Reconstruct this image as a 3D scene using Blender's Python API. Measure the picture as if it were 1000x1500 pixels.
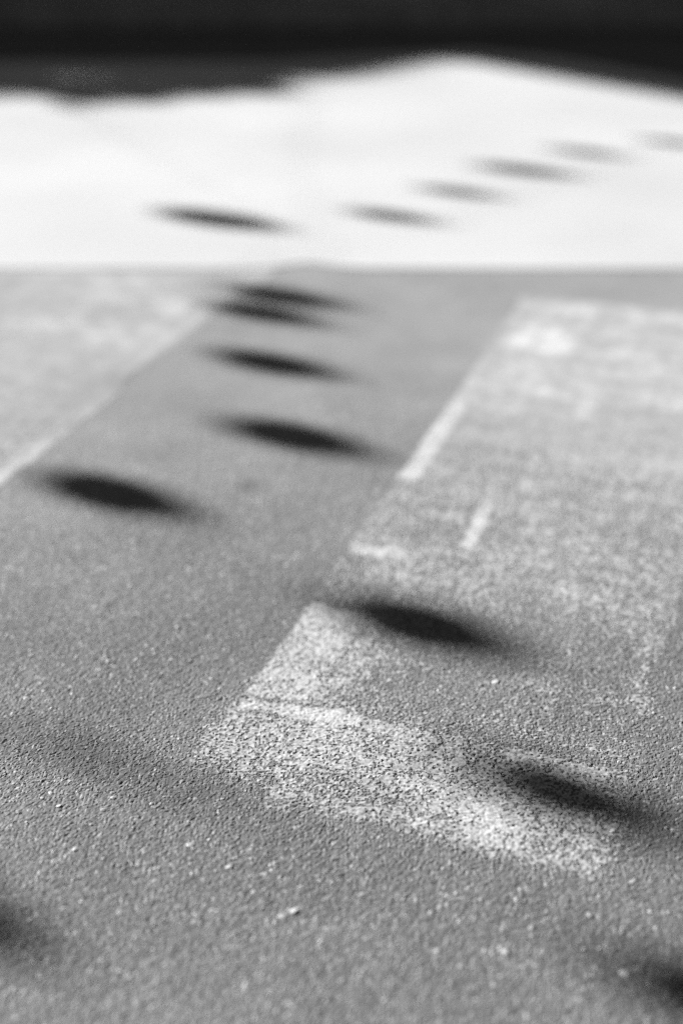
import bpy, bmesh, math, random
import numpy as np
from mathutils import Vector, Matrix

for o in list(bpy.data.objects):
    bpy.data.objects.remove(o)
SC = bpy.context.scene
COL = SC.collection
R = math.radians

# ------------------------------------------------------------------ camera
cam_d = bpy.data.cameras.new('camera')
cam = bpy.data.objects.new('camera', cam_d)
COL.objects.link(cam)
cam.location = (0, 0, 1.0)                 # held about hip height
cam.rotation_euler = (R(90 - 27.02), 0, 0)
cam_d.sensor_width = 36
cam_d.lens = 48
cam_d.clip_start = 0.05
cam_d.clip_end = 2000
cam_d.dof.use_dof = True
cam_d.dof.focus_distance = 1.62
cam_d.dof.aperture_fstop = 1.25
SC.camera = cam

# ------------------------------------------------------------------ light (monochrome picture: the sky is read through a red filter)
SUN_EL, SUN_AZ = R(21.5), R(150)             # azimuth measured from +X towards +Y: far left, ahead of the camera
SUNV = Vector((math.cos(SUN_AZ) * math.cos(SUN_EL), math.sin(SUN_AZ) * math.cos(SUN_EL), math.sin(SUN_EL)))
w = bpy.data.worlds.new('World'); SC.world = w; w.use_nodes = True
nt = w.node_tree; nt.nodes.clear()
sky = nt.nodes.new('ShaderNodeTexSky'); sky.sky_type = 'NISHITA'; sky.sun_disc = False
sky.sun_elevation = SUN_EL
sky.altitude = 1500; sky.air_density = 0.5; sky.dust_density = 0.3; sky.ozone_density = 2.0
sky.sun_rotation = math.pi / 2 - SUN_AZ
sep = nt.nodes.new('ShaderNodeSeparateColor')
bg = nt.nodes.new('ShaderNodeBackground'); bg.inputs['Strength'].default_value = 0.05
wo = nt.nodes.new('ShaderNodeOutputWorld')
nt.links.new(sky.outputs[0], sep.inputs[0]); nt.links.new(sep.outputs[0], bg.inputs['Color'])
nt.links.new(bg.outputs[0], wo.inputs[0])
sl = bpy.data.lights.new('sun', 'SUN'); sl.energy = 5.0; sl.angle = R(0.53)
so = bpy.data.objects.new('sun', sl); COL.objects.link(so)
so.rotation_euler = SUNV.to_track_quat('Z', 'Y').to_euler()
SC.view_settings.view_transform = 'Standard'
SC.view_settings.look = 'None'
SC.view_settings.exposure = 1.13
SC.view_settings.gamma = 1.0
SC.render.engine = 'CYCLES'
SC.cycles.use_denoising = False
SC.cycles.use_adaptive_sampling = False
SC.cycles.max_bounces = 6

# ------------------------------------------------------------------ helpers
def mat(name, v, rough=0.85, var=0.12, scale=6.0, bump=0.0, bscale=200.0, spec=0.3, attr=None, sheen=0.0):
    m = bpy.data.materials.new(name); m.use_nodes = True
    n = m.node_tree; b = n.nodes['Principled BSDF']
    b.inputs['Roughness'].default_value = rough
    b.inputs['Specular IOR Level'].default_value = spec
    if sheen: b.inputs['Sheen Weight'].default_value = sheen; b.inputs['Sheen Roughness'].default_value = 0.5
    tc = n.nodes.new('ShaderNodeTexCoord')
    nz = n.nodes.new('ShaderNodeTexNoise'); nz.inputs['Scale'].default_value = scale
    nz.inputs['Detail'].default_value = 5
    n.links.new(tc.outputs['Object'], nz.inputs['Vector'])
    mr = n.nodes.new('ShaderNodeMapRange')
    mr.inputs['From Min'].default_value = 0.3; mr.inputs['From Max'].default_value = 0.7
    mr.inputs['To Min'].default_value = v * (1 - var); mr.inputs['To Max'].default_value = v * (1 + var)
    n.links.new(nz.outputs['Fac'], mr.inputs['Value'])
    out = mr.outputs[0]
    if attr:
        at = n.nodes.new('ShaderNodeAttribute'); at.attribute_name = attr
        mu = n.nodes.new('ShaderNodeMath'); mu.operation = 'MULTIPLY'
        n.links.new(out, mu.inputs[0]); n.links.new(at.outputs['Fac'], mu.inputs[1]); out = mu.outputs[0]
    n.links.new(out, b.inputs['Base Color'])
    if bump:
        n2 = n.nodes.new('ShaderNodeTexNoise'); n2.inputs['Scale'].default_value = bscale; n2.inputs['Detail'].default_value = 3
        n.links.new(tc.outputs['Object'], n2.inputs['Vector'])
        bp = n.nodes.new('ShaderNodeBump'); bp.inputs['Strength'].default_value = 1.0; bp.inputs['Distance'].default_value = bump
        n.links.new(n2.outputs['Fac'], bp.inputs['Height']); n.links.new(bp.outputs[0], b.inputs['Normal'])
    return m

M = {
    'asphalt':  mat('asphalt', 0.20, 0.62, 0.10, 9.0, attr='tone', spec=0.5, sheen=0.2, bump=0.0004, bscale=900),
    'far_asphalt': mat('far_asphalt', 0.15, 0.8, 0.2, 3.0, bump=0.004, bscale=120),
    'paint':    mat('paint', 0.66, 0.65, 0.08, 25.0, attr='tone', spec=0.35, sheen=0.2, bump=0.0003, bscale=900),
    'plaza':    mat('plaza', 0.69, 0.7, 0.10, 0.9, bump=0.0008, bscale=260),
    'kerb':     mat('kerb', 0.25, 0.85, 0.2, 8.0, bump=0.002, bscale=90),
    'pavement': mat('pavement', 0.30, 0.85, 0.6, 1.8, bump=0.003, bscale=60),
    'stone':    mat('stone', 0.62, 0.5, 0.2, 60.0),
    'render':   mat('render', 0.35, 0.9, 0.12, 2.0, bump=0.002, bscale=80),
    'roof':     mat('roof', 0.12, 0.85, 0.2, 5.0),
    'frame':    mat('frame', 0.5, 0.5, 0.05),
    'glass':    mat('glass', 0.03, 0.05, 0.05, spec=0.5),
    'door':     mat('door', 0.10, 0.5, 0.2, 10),
    'metal':    mat('metal', 0.12, 0.4, 0.1, 10),
    'lantern':  mat('lantern', 0.25, 0.8, 0.1, 30),
    'cable':    mat('cable', 0.03, 0.6, 0.1),
    'bark':     mat('bark', 0.10, 0.9, 0.4, 14, bump=0.01, bscale=25),
    'leaf':     mat('leaf', 0.07, 0.6, 0.4, 7),
}

def link(name, me, m, parent=None):
    o = bpy.data.objects.new(name, me); COL.objects.link(o)
    if m is not None and not me.materials: me.materials.append(M[m])
    if parent is not None: o.parent = parent
    return o

def tag(o, label=None, cat=None, group=None, kind=None):
    if label: o['label'] = label
    if cat: o['category'] = cat
    if group: o['group'] = group
    if kind: o['kind'] = kind
    return o

def empty(name, loc, rz=0.0):
    o = bpy.data.objects.new(name, None); COL.objects.link(o); o.location = loc; o.rotation_euler = (0, 0, rz)
    return o

def bm_obj(name, bm, m, parent=None, smooth=False):
    me = bpy.data.meshes.new(name); bm.to_mesh(me); bm.free()
    if smooth:
        for p in me.polygons: p.use_smooth = True
    return link(name, me, m, parent)

def box(bm, x0, x1, y0, y1, z0, z1):
    v = [bm.verts.new(p) for p in ((x0,y0,z0),(x1,y0,z0),(x1,y1,z0),(x0,y1,z0),(x0,y0,z1),(x1,y0,z1),(x1,y1,z1),(x0,y1,z1))]
    for f in ((0,3,2,1),(4,5,6,7),(0,1,5,4),(1,2,6,5),(2,3,7,6),(3,0,4,7)):
        bm.faces.new([v[i] for i in f])

def boxo(name, m, parent, *a):
    bm = bmesh.new(); box(bm, *a); return bm_obj(name, bm, m, parent)

def prism(bm, pts, z0, z1):
    lo = [bm.verts.new((x, y, z0)) for x, y in pts]; hi = [bm.verts.new((x, y, z1)) for x, y in pts]
    n = len(pts)
    bm.faces.new(lo[::-1]); bm.faces.new(hi)
    for i in range(n): bm.faces.new((lo[i], lo[(i+1) % n], hi[(i+1) % n], hi[i]))

def tube(bm, pts, radii, seg=8):
    pts = [Vector(p) for p in pts]; rings = []
    for i, p in enumerate(pts):
        d = (pts[min(i+1, len(pts)-1)] - pts[max(i-1, 0)]).normalized()
        a = d.orthogonal().normalized(); b = d.cross(a)
        r = radii[i] if hasattr(radii, '__len__') else radii
        rings.append([bm.verts.new(p + (a*math.cos(2*math.pi*k/seg) + b*math.sin(2*math.pi*k/seg))*r) for k in range(seg)])
    for q, s in zip(rings, rings[1:]):
        for k in range(seg): bm.faces.new((q[k], q[(k+1) % seg], s[(k+1) % seg], s[k]))
    bm.faces.new(rings[0][::-1]); bm.faces.new(rings[-1])

# ------------------------------------------------------------------ numpy noise
def h2(i, j, k=0):
    n = (i.astype(np.int64)*374761393 + j.astype(np.int64)*668265263 + k*2147483647) & 0xffffffff
    n = ((n ^ (n >> 13))*1274126177) & 0xffffffff
    n = ((n ^ (n >> 16))*2246822519) & 0xffffffff
    return ((n ^ (n >> 15)) & 0xffffff)/float(0xffffff)

def vnoise(x, y, s, k=0):
    u, v = x/s, y/s
    i, j = np.floor(u), np.floor(v); a, b = u-i, v-j
    a = a*a*(3-2*a); b = b*b*(3-2*b)
    return (h2(i,j,k)*(1-a)+h2(i+1,j,k)*a)*(1-b)+(h2(i,j+1,k)*(1-a)+h2(i+1,j+1,k)*a)*b

def voronoi(x, y, s, k=0):
    u, v = x/s, y/s
    i, j = np.floor(u), np.floor(v)
    f1 = np.full(u.shape, 9.0); idv = np.zeros(u.shape)
    for di in (-1, 0, 1):
        for dj in (-1, 0, 1):
            a, b = i+di, j+dj
            d = (u-a-0.1-0.8*h2(a,b,k))**2 + (v-b-0.1-0.8*h2(a,b,k+1))**2
            m = d < f1
            f1 = np.where(m, d, f1); idv = np.where(m, h2(a,b,k+2), idv)
    return np.sqrt(f1), idv

def sstep(a, b, x):
    t = np.clip((x-a)/(b-a), 0, 1); return t*t*(3-2*t)

# ------------------------------------------------------------------ ground sheet to the horizon
bm = bmesh.new()
vs = [bm.verts.new(p) for p in ((-600,-600,-0.05),(600,-600,-0.05),(600,600,-0.05),(-600,600,-0.05))]
bm.faces.new(vs)
tag(bm_obj('ground', bm, 'far_asphalt'), 'dark asphalt ground reaching away on every side', kind='structure')

# ------------------------------------------------------------------ the road: one sheet of open-textured asphalt, aggregate as relief
EDGE_Y = 3.297
def axis(core0, core1, lo, hi, fine, grow, mx):
    c = list(np.arange(core0, core1, fine))
    p, st, up = c[-1], fine, []
    while p < hi: st = min(st*grow, mx); p += st; up.append(min(p, hi))
    p, st, dn = c[0], fine, []
    while p > lo: st = min(st*grow, mx); p -= st; dn.append(max(p, lo))
    return np.array(dn[::-1] + c + up)
gx = axis(-0.50, 0.52, -3.2, 3.2, 0.0016, 1.018, 0.02)
gy = axis(1.06, 1.62, -0.5, EDGE_Y + 0.14, 0.0016, 1.0085, 0.012)
NX, NY = len(gx), len(gy)
X, Y = np.meshgrid(gx, gy)
sx, sy = np.gradient(gx), np.gradient(gy)
FAR = sstep(0.0030, 0.0122, np.maximum(*np.meshgrid(sx, sy)))             # where the sheet is too coarse to carry single stones
f1, sid = voronoi(X, Y, 0.0041, 11)
f1b, sidb = voronoi(X, Y, 0.0024, 31)
f1c, sidc = voronoi(X, Y, 0.0075, 51)
hs = np.clip(1-(f1/0.60)**2, -0.7, 1)
hb = np.clip(1-(f1b/0.60)**2, -0.7, 1)
big = (sidc > 0.80)*np.clip(1-(f1c/0.50)**4, 0, 1)                        # larger stones standing among the small ones
height = 0.00072*hs*(0.15+1.1*sid) + 0.00046*hb*(0.2+1.0*sidb)
height = height*(1-0.8*big) + 0.0005*big
height += 0.0005*(vnoise(X, Y, 0.008, 4)-0.5)
height -= 0.0006*(sid < 0.006)                                            # plucked stones
height *= 1 - 0.85*FAR
height += 0.0006*(vnoise(X, Y, 0.035, 5)-0.5)*(1-FAR) + 0.005*(vnoise(X, Y, 0.33, 6)-0.5)*(1-sstep(2.7, 3.2, Y))
BASE = -0.004
Z = BASE + height
tone = 0.66 + 0.55*sid*sid + 0.34*(sidb-0.5) + 0.25*big*(sidc*5-4.5) + 0.22*(vnoise(X, Y, 0.11, 8)-0.5) + 0.3*(vnoise(X, Y, 0.004, 9)-0.5)
tone = np.where(sid > 0.982, 2.0 + 0.7*sidb, tone)
tone = np.where(sidb > 0.980, 2.3, tone)
tone = np.where((sid > 0.05) & (sid < 0.09), 0.6, tone)
tone = tone*(1-FAR) + FAR*(0.86 + 0.22*(vnoise(X, Y, 0.11, 8)-0.5) + 0.12*(vnoise(X, Y, 0.03, 10)-0.5))
tone *= 1 - 0.6*np.exp(-(((X+0.155)/0.022)**2 + ((Y-2.064)/0.03)**2))    # small oil drip
tone *= 1 + 0.34*sstep(1.4, 2.7, Y + 0.5*(vnoise(X, Y, 0.6, 91)-0.5))      # paler with distance: brightening towards the low sun put into the colour
tone = np.clip(tone, 0.25, 3)

def grid_mesh(name, zz, keep=None, attr=None, smooth=True):
    co = np.stack([X.ravel(), Y.ravel(), zz.ravel()], 1)
    idx = np.arange(NX*NY).reshape(NY, NX)
    q = np.stack([idx[:-1,:-1], idx[:-1,1:], idx[1:,1:], idx[1:,:-1]], -1).reshape(-1, 4)
    at = attr.ravel() if attr is not None else None
    if keep is not None:
        q = q[keep.ravel()]
        used, inv = np.unique(q, return_inverse=True)
        q = inv.reshape(-1, 4); co = co[used]
        at = at[used] if at is not None else None
    me = bpy.data.meshes.new(name)
    me.vertices.add(len(co)); me.vertices.foreach_set('co', co.astype(np.float32).ravel())
    me.loops.add(q.size); me.loops.foreach_set('vertex_index', q.astype(np.int32).ravel())
    me.polygons.add(len(q)); me.polygons.foreach_set('loop_start', np.arange(0, q.size, 4, dtype=np.int32))
    try: me.polygons.foreach_set('loop_total', np.full(len(q), 4, dtype=np.int32))
    except Exception: pass
    me.polygons.foreach_set('use_smooth', np.full(len(q), smooth))
    me.update(calc_edges=True)
    if at is not None:
        a = me.attributes.new('tone', 'FLOAT', 'POINT'); a.data.foreach_set('value', at.astype(np.float32))
    return me

road = link('road', grid_mesh('road', Z, None, tone, False), 'asphalt')
tag(road, 'worn grey open-textured asphalt road surface', kind='structure')

# ------------------------------------------------------------------ worn zebra stripes: thin paint left on the stones
SA = R(71.3)
S = X*math.sin(SA) - Y*math.cos(SA)        # across the stripe
T = X*math.cos(SA) + Y*math.sin(SA)        # along the stripe
wob = 0.006*(vnoise(X, Y, 0.05, 41)-0.5) + 0.006*(vnoise(X, Y, 0.012, 42)-0.5)
S2, T2 = S + wob, T + wob*1.3
def rect(s0, s1, t0, t1, es=0.006, et=0.006):
    return sstep(s0-es, s0+es, S2)*(1-sstep(s1-es, s1+es, S2))*sstep(t0-et, t0+et, T2)*(1-sstep(t1-et, t1+et, T2))
def spot(s, t, rs, rt):
    return np.exp(-((S-s)/rs)**2 - ((T-t)/rt)**2)
streak = vnoise(S, T*5, 0.22, 51)*0.5 + vnoise(S, T*4, 0.07, 52)*0.5      # brush and tyre streaks across
blot = vnoise(S, T, 0.06, 53)*0.6 + vnoise(S, T, 0.025, 54)*0.4

d = 0.27*rect(-.584, -.082, 1.33, 3.06)
d = np.maximum(d, 0.40*rect(-.584, -.082, 1.60, 3.06, .006, .08))
d = np.maximum(d, 0.40*rect(-.584, -.40, 1.56, 1.76, .006, .03))
d = np.maximum(d, 0.47*rect(-.605, -.082, 1.170, 1.36, .04, .045)*(1-sstep(1.335, 1.345, T2)))
d = np.maximum(d, 0.44*rect(-.50, -.082, 1.136, 1.23, .04, .022))
d = np.maximum(d, (0.62 + 0.6*vnoise(S, T, 0.045, 57))*(0.82 - 0.30*sstep(-.55, -.25, S) + 0.12*sstep(-.3, -.14, S))*rect(-.586, -.105, 1.305, 1.340, .015, .012))
d += 0.32*spot(-.227, 1.195, .04, .035)
d = np.maximum(d, (0.58 - 0.30*sstep(-.56, -.38, S))*rect(-.584, -.34, 1.34, 1.585, .005, .008))
d = np.maximum(d, 0.62*rect(-.584, -.55, 1.50, 1.585, .006, .008))
d = np.maximum(d, (0.68 - 0.30*sstep(-.55, -.44, S))*rect(-.586, -.432, 1.735, 1.775, .012, .012))
d = np.maximum(d, 0.40*rect(-.43, -.085, 1.66, 1.82, .03, .04))
d = np.maximum(d, 0.72*rect(-.428, -.398, 1.80, 1.965, .008, .02))
d = np.maximum(d, 0.38*rect(-.41, -.085, 1.82, 1.97, .01, .02))
d = np.maximum(d, 0.50*rect(-.53, -.47, 1.975, 1.995, .01, .01))
d = np.maximum(d, 0.78*rect(-.582, -.545, 2.01, 2.40, .006, .03))
d = np.maximum(d, 0.50*rect(-.582, -.44, 2.33, 2.60, .008, .04))
d = np.maximum(d, 0.80*rect(-.584, -.40, 2.64, 2.88, .04, .09))
d = np.maximum(d, 0.55*rect(-.584, -.082, 2.45, 3.055, .006, .015))
d = np.maximum(d, 0.58*rect(-.360, -.305, 2.35, 3.00, .02, .06))
d = np.maximum(d, 0.45*rect(-.135, -.085, 1.45, 1.95, .03, .05))
d = np.maximum(d, 0.38*rect(-.235, -.190, 1.385, 1.68, .02, .04))
lines = vnoise(S, S*0, 0.011, 55)*0.5 + vnoise(T, T*0, 0.016, 56)*0.5       # brush marks along and across
d1 = np.minimum(d*(0.62 + 0.5*np.where(T < 1.36, 0.5, streak) + 0.26*lines)*(0.86 + 0.28*blot), 0.97)
e = 0.42*rect(-1.855, -1.205, 0.8, 3.40, .01, .02)
e *= 0.65 + 0.7*vnoise(S, T*2, 0.25, 61)
fade = 0.45 + 0.9*vnoise(T, T*0, 0.17, 62)
e = np.maximum(e, 0.52*fade*rect(-1.240, -1.203, 1.45, 2.17, .006, .05))
e = np.maximum(e, 0.78*fade*rect(-1.285, -1.228, 2.43, 2.92, .012, .05))
e = np.maximum(e, 0.60*rect(-1.27, -1.205, 2.92, 3.3, .015, .04))
e *= 1 - 0.8*rect(-1.228, -1.15, 2.25, 2.85, .008, .06)
d2 = np.minimum(e*(0.60 + 0.55*streak + 0.35*lines), 0.97)
fine = vnoise(X, Y, 0.0017, 71)
grain = 0.14*sid + 0.26*sidb + 0.60*fine
grain -= 0.06*(hs-0.3)
srt = np.sort(grain.ravel()[::37]); grain = np.searchsorted(srt, grain.ravel()).reshape(grain.shape)/len(srt)   # even spread 0..1
def cells(a): return 0.25*(a[:-1,:-1]+a[:-1,1:]+a[1:,1:]+a[1:,:-1])
ok = (cells(Y) < EDGE_Y - 0.004)
for dd, k, lab in ((d1, 0.80, 'flaking white zebra stripe whose near end crosses the sharply focused asphalt'),
                (d2, 0.72, 'faded white zebra stripe running off the left edge of the picture')):
    dd = dd*k
    cov = np.minimum(dd*1.6, 1)
    keep = (cells(cov) > cells(grain*(1-FAR) + 0.04*FAR)) & (cells(dd) > 0.02) & ok
    film = 0.33 + 0.6*dd + 0.45*(cov-grain) + 0.75*(vnoise(X, Y, 0.0017, 73)-0.5)                              # thin film, thicker where less worn
    mott = 1 + 0.5*(vnoise(X, Y, 0.035, 74)-0.5) + 0.5*(vnoise(X, Y, 0.013, 75)-0.5)
    film = film*(1-FAR) + FAR*(0.31*tone*(1-cov) + cov*(0.36+0.84*dd)*mott)
    film = np.clip(film, 0.27, 1.1)
    o = link('zebra_stripe', grid_mesh('zebra_stripe', Z + 0.00035, keep, film), 'paint')
    tag(o, lab, 'road marking', 'zebra stripes painted on the road')

# ------------------------------------------------------------------ pale stones showing in the asphalt
rng = random.Random(7)
protos = []
for k in range(4):
    bm = bmesh.new(); bmesh.ops.create_icosphere(bm, subdivisions=1, radius=1.0)
    for v in bm.verts: v.co *= 0.75 + 0.5*rng.random()
    me = bpy.data.meshes.new('stone'); bm.to_mesh(me); bm.free(); me.materials.append(M['stone']); protos.append(me)
spots = [(-.262,1.246,4.2),(-.29,1.159,3.6),(-.049,1.065,4.6),(-.059,1.055,4.2),(-.227,1.617,4.6),(.162,1.008,3.4),(-.164,1.165,3.6),
         (.095,1.008,3.4),(.255,1.06,3.2),(.276,.981,3.8),(.2,1.482,3.6),(.181,1.474,3.2),(-.335,1.255,3.2),(-.27,1.225,2.6),(-.12,1.13,3.0),
         (-.31,1.53,3.0),(-.255,1.56,2.8),(-.02,1.02,3.4),(.30,1.19,2.8),(.12,1.09,2.8)]
for _ in range(150):
    y = rng.uniform(0.86, 2.3); spots.append((rng.uniform(-0.36, 0.36)*(0.35+y*0.75), y, rng.uniform(1.4, 2.8)))
for i, (x, y, r) in enumerate(spots):
    if i < 20: r *= 1.25
    ix, iy = np.searchsorted(gx, x), np.searchsorted(gy, y)
    o = link('stone', protos[i % 4], None, road)
    o.location = (x, y, float(Z[iy, ix]) + 0.0002)
    o.scale = (r/1000*rng.uniform(.8, 1.3), r/1000*rng.uniform(.7, 1.1), r/1000*rng.uniform(.22, .40))
    o.rotation_euler = (rng.uniform(-.3, .3), rng.uniform(-.3, .3), rng.uniform(0, 6.28))

# ------------------------------------------------------------------ pale plaza slab beyond the road
def plaza_edge(x):
    return EDGE_Y + 0.045*math.exp(-((x+0.085)/0.08)**2) + 0.002*math.sin(x*9)
xs = np.concatenate([np.linspace(-12, -0.6, 24), np.linspace(-0.55, 0.5, 64), np.linspace(0.6, 12, 24)])
pts = [(float(x), plaza_edge(float(x))) for x in xs] + [(12, 4.6), (2.1, 5.25), (1.5, 5.95), (0.98, 6.60), (0.6, 6.82), (-0.3, 6.5), (-12, 6.4)]  # back edge follows the shadow: dark ground past it stands in for deep shade
bm = bmesh.new(); prism(bm, pts, -0.03, -0.0015)
tag(bm_obj('plaza', bm, 'plaza'), 'sunlit pale concrete plaza beyond the asphalt', kind='structure')

# ------------------------------------------------------------------ kerb and pavement at the back, in shade
KY = 7.93
bm = bmesh.new(); box(bm, -14, 14, KY, KY + 0.15, -0.049, 0.075)
bmesh.ops.bevel(bm, geom=bm.edges[:], offset=0.012, segments=2, affect='EDGES')
tag(bm_obj('kerb', bm, 'kerb'), 'low stone kerb along the shaded far side', kind='structure')
bm = bmesh.new(); box(bm, -14, 14, KY + 0.153, 10.6, -0.04, 0.07)
tag(bm_obj('pavement', bm, 'pavement'), 'shaded pavement behind the far kerb', kind='structure')

# ------------------------------------------------------------------ buildings whose shadows darken the back
def windows(root, zs, xs, w, h, y, depth=0.08):
    for z in zs:
        for x in xs:
            f = boxo('window', 'frame', root, x-w/2, x+w/2, y-depth, y-0.003, z, z+h)
            boxo('pane', 'glass', f, x-w/2+0.07, x+w/2-0.07, y-depth-0.006, y-depth-0.002, z+0.07, z+h-0.07)
            boxo('sill', 'frame', f, x-w/2-0.06, x+w/2+0.06, y-0.16, y-depth-0.01, z-0.06, z-0.004)
SHADE = 1/math.tan(SUN_EL)
SD = Vector((-math.cos(SUN_AZ), -math.sin(SUN_AZ)))          # direction shadows fall
def house(name, label, x0, x1, y0, y1, h, zs, xs):
    b = empty(name, (0, 0, 0))
    boxo('wall', 'render', b, x0, x1, y0, y1, -0.05, h-0.25)
    boxo('roof', 'roof', b, x0-0.002, x1+0.002, y0-0.002, y1+0.002, h-0.248, h)
    windows(b, zs, xs, 1.1, 1.4, y0)
    xd = (x0+x1)/2
    dr = boxo('door', 'door', b, xd-0.5, xd+0.5, y0-0.06, y0-0.003, -0.04, 2.1)
    boxo('handle', 'metal', dr, xd+0.36, xd+0.42, y0-0.11, y0-0.062, 0.98, 1.1)
    tag(b, label, 'building')
    return b
HL = (12 - 5.76)/(SHADE*0.5)
bw = house('building', 'flat roofed rendered building throwing the shadow at the upper left', -30, -11.95, 12, 19, HL, (0.9, 3.6), (-28, -25.5, -23, -18, -15.5, -13))
bm = bmesh.new()
prof = [(-11.946,4.66),(-10.80,4.64),(-10.50,4.76),(-10.2,4.69),(-9.54,4.49),(-8.8,4.28)]  # added unseen wall, top profile shaped to throw the shade edge between buildings
prof = [(-11.946,-.05)] + prof + [(-8.8,-.05)]
fr = [bm.verts.new((x, 12.05, z)) for x, z in prof]; bk = [bm.verts.new((x, 12.9, z)) for x, z in prof]
bm.faces.new(fr); bm.faces.new(bk[::-1])
for a in range(len(prof)):
    b = (a+1) % len(prof); bm.faces.new((fr[b], fr[a], bk[a], bk[b]))
bmesh.ops.recalc_face_normals(bm, faces=bm.faces[:])
bm_obj('shade_wall', bm, 'render', bw)
# second building: corner runs with the sun, overhang added to slant the shadow edge
h2b = 5.307
p0 = Vector((0.70, 6.69)) - SD*SHADE*h2b
b2 = empty('building', (p0.x, p0.y, 0), math.atan2(SD.y, SD.x))
boxo('wall', 'render', b2, -6, 3.2, 0.06, 9, -0.05, h2b-0.30)
bm = bmesh.new(); ang = R(-49) - math.atan2(SD.y, SD.x); L = 4.2
prism(bm, [(0, 0), (L*math.cos(ang), L*math.sin(ang)), (L*math.cos(ang)+1.5, L*math.sin(ang)+0.6), (3.3, 9.05), (-6.05, 9.05), (-6.05, 0.0)], h2b-0.298, h2b)
bm_obj('roof', bm, 'roof', b2)
for z in (0.9, 3.5):
    for y in (1.5, 4, 6.5):
        f = boxo('window', 'frame', b2, 3.203, 3.28, y, y+1.1, z, z+1.4)
        boxo('pane', 'glass', f, 3.284, 3.288, y+0.07, y+1.03, z+0.07, z+1.33)
tag(b2, 'rendered building with an added roof overhang shaped to shade the upper right', 'building')

# ------------------------------------------------------------------ bushy tree between the buildings: ragged edge of the shade
def tree(base, label):
    t = empty('tree', base)
    rg = random.Random(3); bm = bmesh.new()
    tube(bm, [(0,0,-0.05),(0.02,0,0.6),(-0.03,0.03,1.2),(0.0,0.05,1.9),(0.03,0,2.6)], [0.13,0.10,0.085,0.06,0.02], 10)
    tips = []
    for k in range(22):
        z = rg.uniform(0.9, 2.4); a = rg.uniform(0, 6.28); l = rg.uniform(0.4, 0.7)*(1.15-0.28*abs(z-1.8))
        q = Vector((math.cos(a)*l, math.sin(a)*l, z + l*rg.uniform(0.1, 0.5)))
        tube(bm, [(0,0.03,z), Vector((0,0.03,z)).lerp(q, .5)+Vector((0,0,.06)), q], [0.035,0.022,0.008], 6); tips.append(q)
    bm_obj('trunk', bm, 'bark', t, True)
    vs, fs = [], []
    clumps = []
    while len(clumps) < 52:
        p = Vector((rg.uniform(-1,1), rg.uniform(-1,1), rg.uniform(-1,1)))
        if p.length >= 1: continue
        if len(clumps) % 2: p.z = math.sqrt(max(0, 1 - p.x*p.x - p.y*p.y))*rg.uniform(0.72, 1.02)
        clumps.append(Vector((p.x*0.92, p.y*0.92, 2.38 + p.z*0.97)))
    for k in range(4200):
        c = clumps[k % 52] + Vector((rg.gauss(0, .075), rg.gauss(0, .075), rg.gauss(0, .04)))
        s = rg.uniform(0.045, 0.085)
        u = Vector((rg.gauss(0,1), rg.gauss(0,1), rg.gauss(0,.6))).normalized(); v = u.orthogonal().normalized()
        i = len(vs); vs += [c-u*s, c+v*s*.45+u*.1*s, c+u*s, c-v*s*.45+u*.1*s]; fs.append((i,i+1,i+2,i+3))
    me = bpy.data.meshes.new('crown'); me.from_pydata([tuple(x) for x in vs], [], fs)
    link('crown', me, 'leaf', t)
    tag(t, label, 'tree')
    return t
tree((-7.75, 10.0, -0.0), 'bushy tree throwing the ragged dappled edge of the far shade')

# ------------------------------------------------------------------ lantern strings overhead; their round lanterns throw the oval shadows
def lantern_string(label, shadows, end_a, end_b):
    """shadows: (x, y, radius, metres up the sun ray) for each lantern; ends: tops of the posts."""
    root = empty('lantern_string', (0, 0, 0))
    tops = []
    for x, y, r, l in shadows:
        c = Vector((x, y, 0)) + SUNV*l
        bm = bmesh.new(); bmesh.ops.create_uvsphere(bm, u_segments=20, v_segments=14, radius=r)
        for v in bm.verts: v.co *= 1 + 0.02*math.sin(v.co.z/r*9)
        g = bm_obj('lantern', bm, 'lantern', root, True); g.location = c
        bm = bmesh.new(); tube(bm, [(0,0,r*0.93),(0,0,r*1.06),(0,0,r*1.06+0.02)], [r*.28, r*.24, 0.003], 10)
        bm_obj('cap', bm, 'metal', g)
        tops.append(c + Vector((0, 0, r*1.06 + 0.018)))
    path = [Vector(end_a)] + tops + [Vector(end_b)]
    pts = []
    for a, b in zip(path, path[1:]):
        dip = 0.03*min((b-a).length, 6)
        for k in range(8):
            f = k/8; p = a.lerp(b, f); p.z -= dip*4*f*(1-f); pts.append(p)
    pts.append(path[-1])
    bm = bmesh.new(); tube(bm, pts, 0.0009, 5); bm_obj('cable', bm, 'cable', root)
    tag(root, label, 'lantern string', 'lantern strings overhead')
    return root
posts = []
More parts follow.
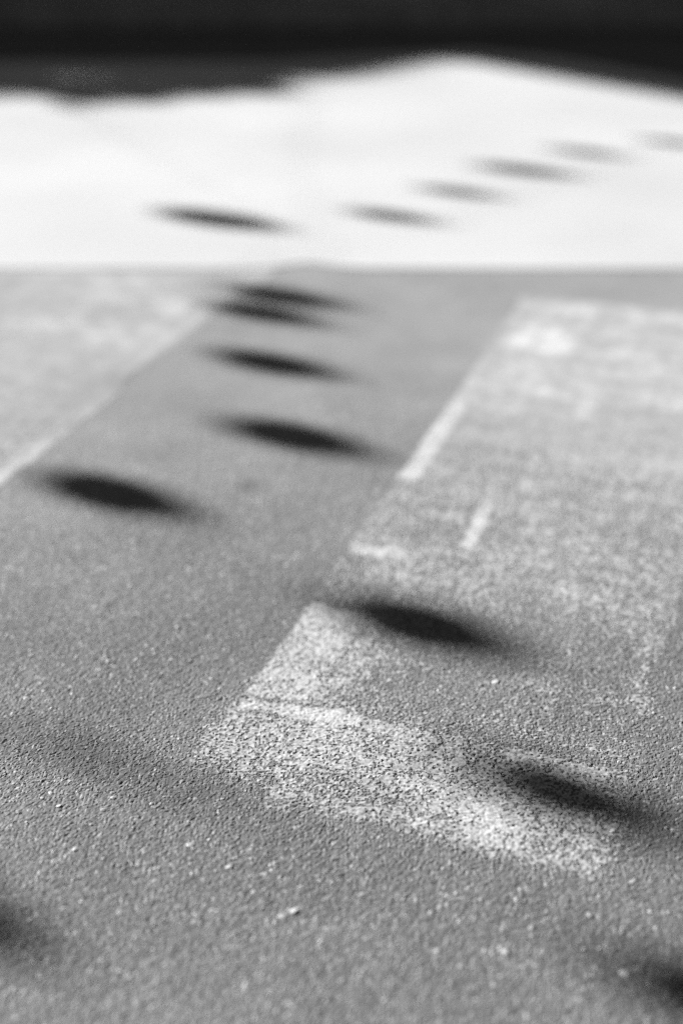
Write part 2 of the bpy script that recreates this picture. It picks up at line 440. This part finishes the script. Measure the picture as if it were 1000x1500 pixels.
def post(p, label):
    root = empty('post', (p[0], p[1], 0)); h = p[2]
    bm = bmesh.new(); tube(bm, [(0,0,-0.05),(0,0,h*.5),(0,0,h+0.05)], [0.045,0.04,0.035], 14); bm_obj('pole', bm, 'metal', root, True)
    bm = bmesh.new(); tube(bm, [(0,0,-0.049),(0,0,0.03),(0,0,0.05)], [0.13,0.13,0.06], 16); bm_obj('base_plate', bm, 'metal', root)
    tag(root, label, 'post', 'posts carrying the lantern strings')
LL = 6.8
A0, A1 = (-6.0, 11.2, 2.9), (-5.3, -0.7, 2.8)
B0, B1 = (-7.9, 11.2, 2.9), (-6.8, -1.2, 2.8)
C0, C1 = (-2.4, 10.1, 2.9), (-8.2, 4.2, 2.8)
D0, D1 = (-10.5, 9.6, 4.1), (-8.0, -0.6, 4.0)
lantern_string('long string of round lanterns whose shadows cross the middle of the road',
    [(-.150,3.09,.061,LL),(-.190,2.966,.058,LL),(-.155,2.652,.058,LL),(-.095,2.272,.061,LL),(.098,1.630,.059,LL+0.6),(.248,1.260,.053,LL+1.5),(.352,.95,.047,LL)], A0, A1)
lantern_string('string of round lanterns whose shadows fall along the left',
    [(-.350,3.765,.078,LL),(-.388,2.038,.062,LL),(-.425,1.08,.050,LL)], B0, B1)
lantern_string('string of round lanterns whose row of shadows crosses the pale plaza',
    [(1.14,4.765,.049,LL),(.812,4.612,.050,LL),(.572,4.355,.062,LL),(.343,4.072,.049,LL),(.135,3.798,.053,LL)], C0, C1)
lantern_string('added high string with small lanterns lined up to throw one faint soft streak',
    [(-.345,1.352,.021,10.2),(-.245,1.297,.018,10.0),(-.13,1.235,.014,9.8)], D0, D1)  # added string, lanterns lined up along the sun to form the streak
post(A0, 'slim post at the back holding the far end of the long string')
post(B0, 'slim post at the back left of the forecourt beside the bushy tree')
post(A1, 'slim post beside the road holding the long lantern string')
post(B1, 'slim post at the far left of the road holding the left lantern string')
post(C0, 'slim post near the second building holding the plaza lantern string')
post(C1, 'slim post left of the plaza holding the plaza lantern string')
post(D0, 'tall post before the flat roofed building')
post(D1, 'tall post at the left roadside')
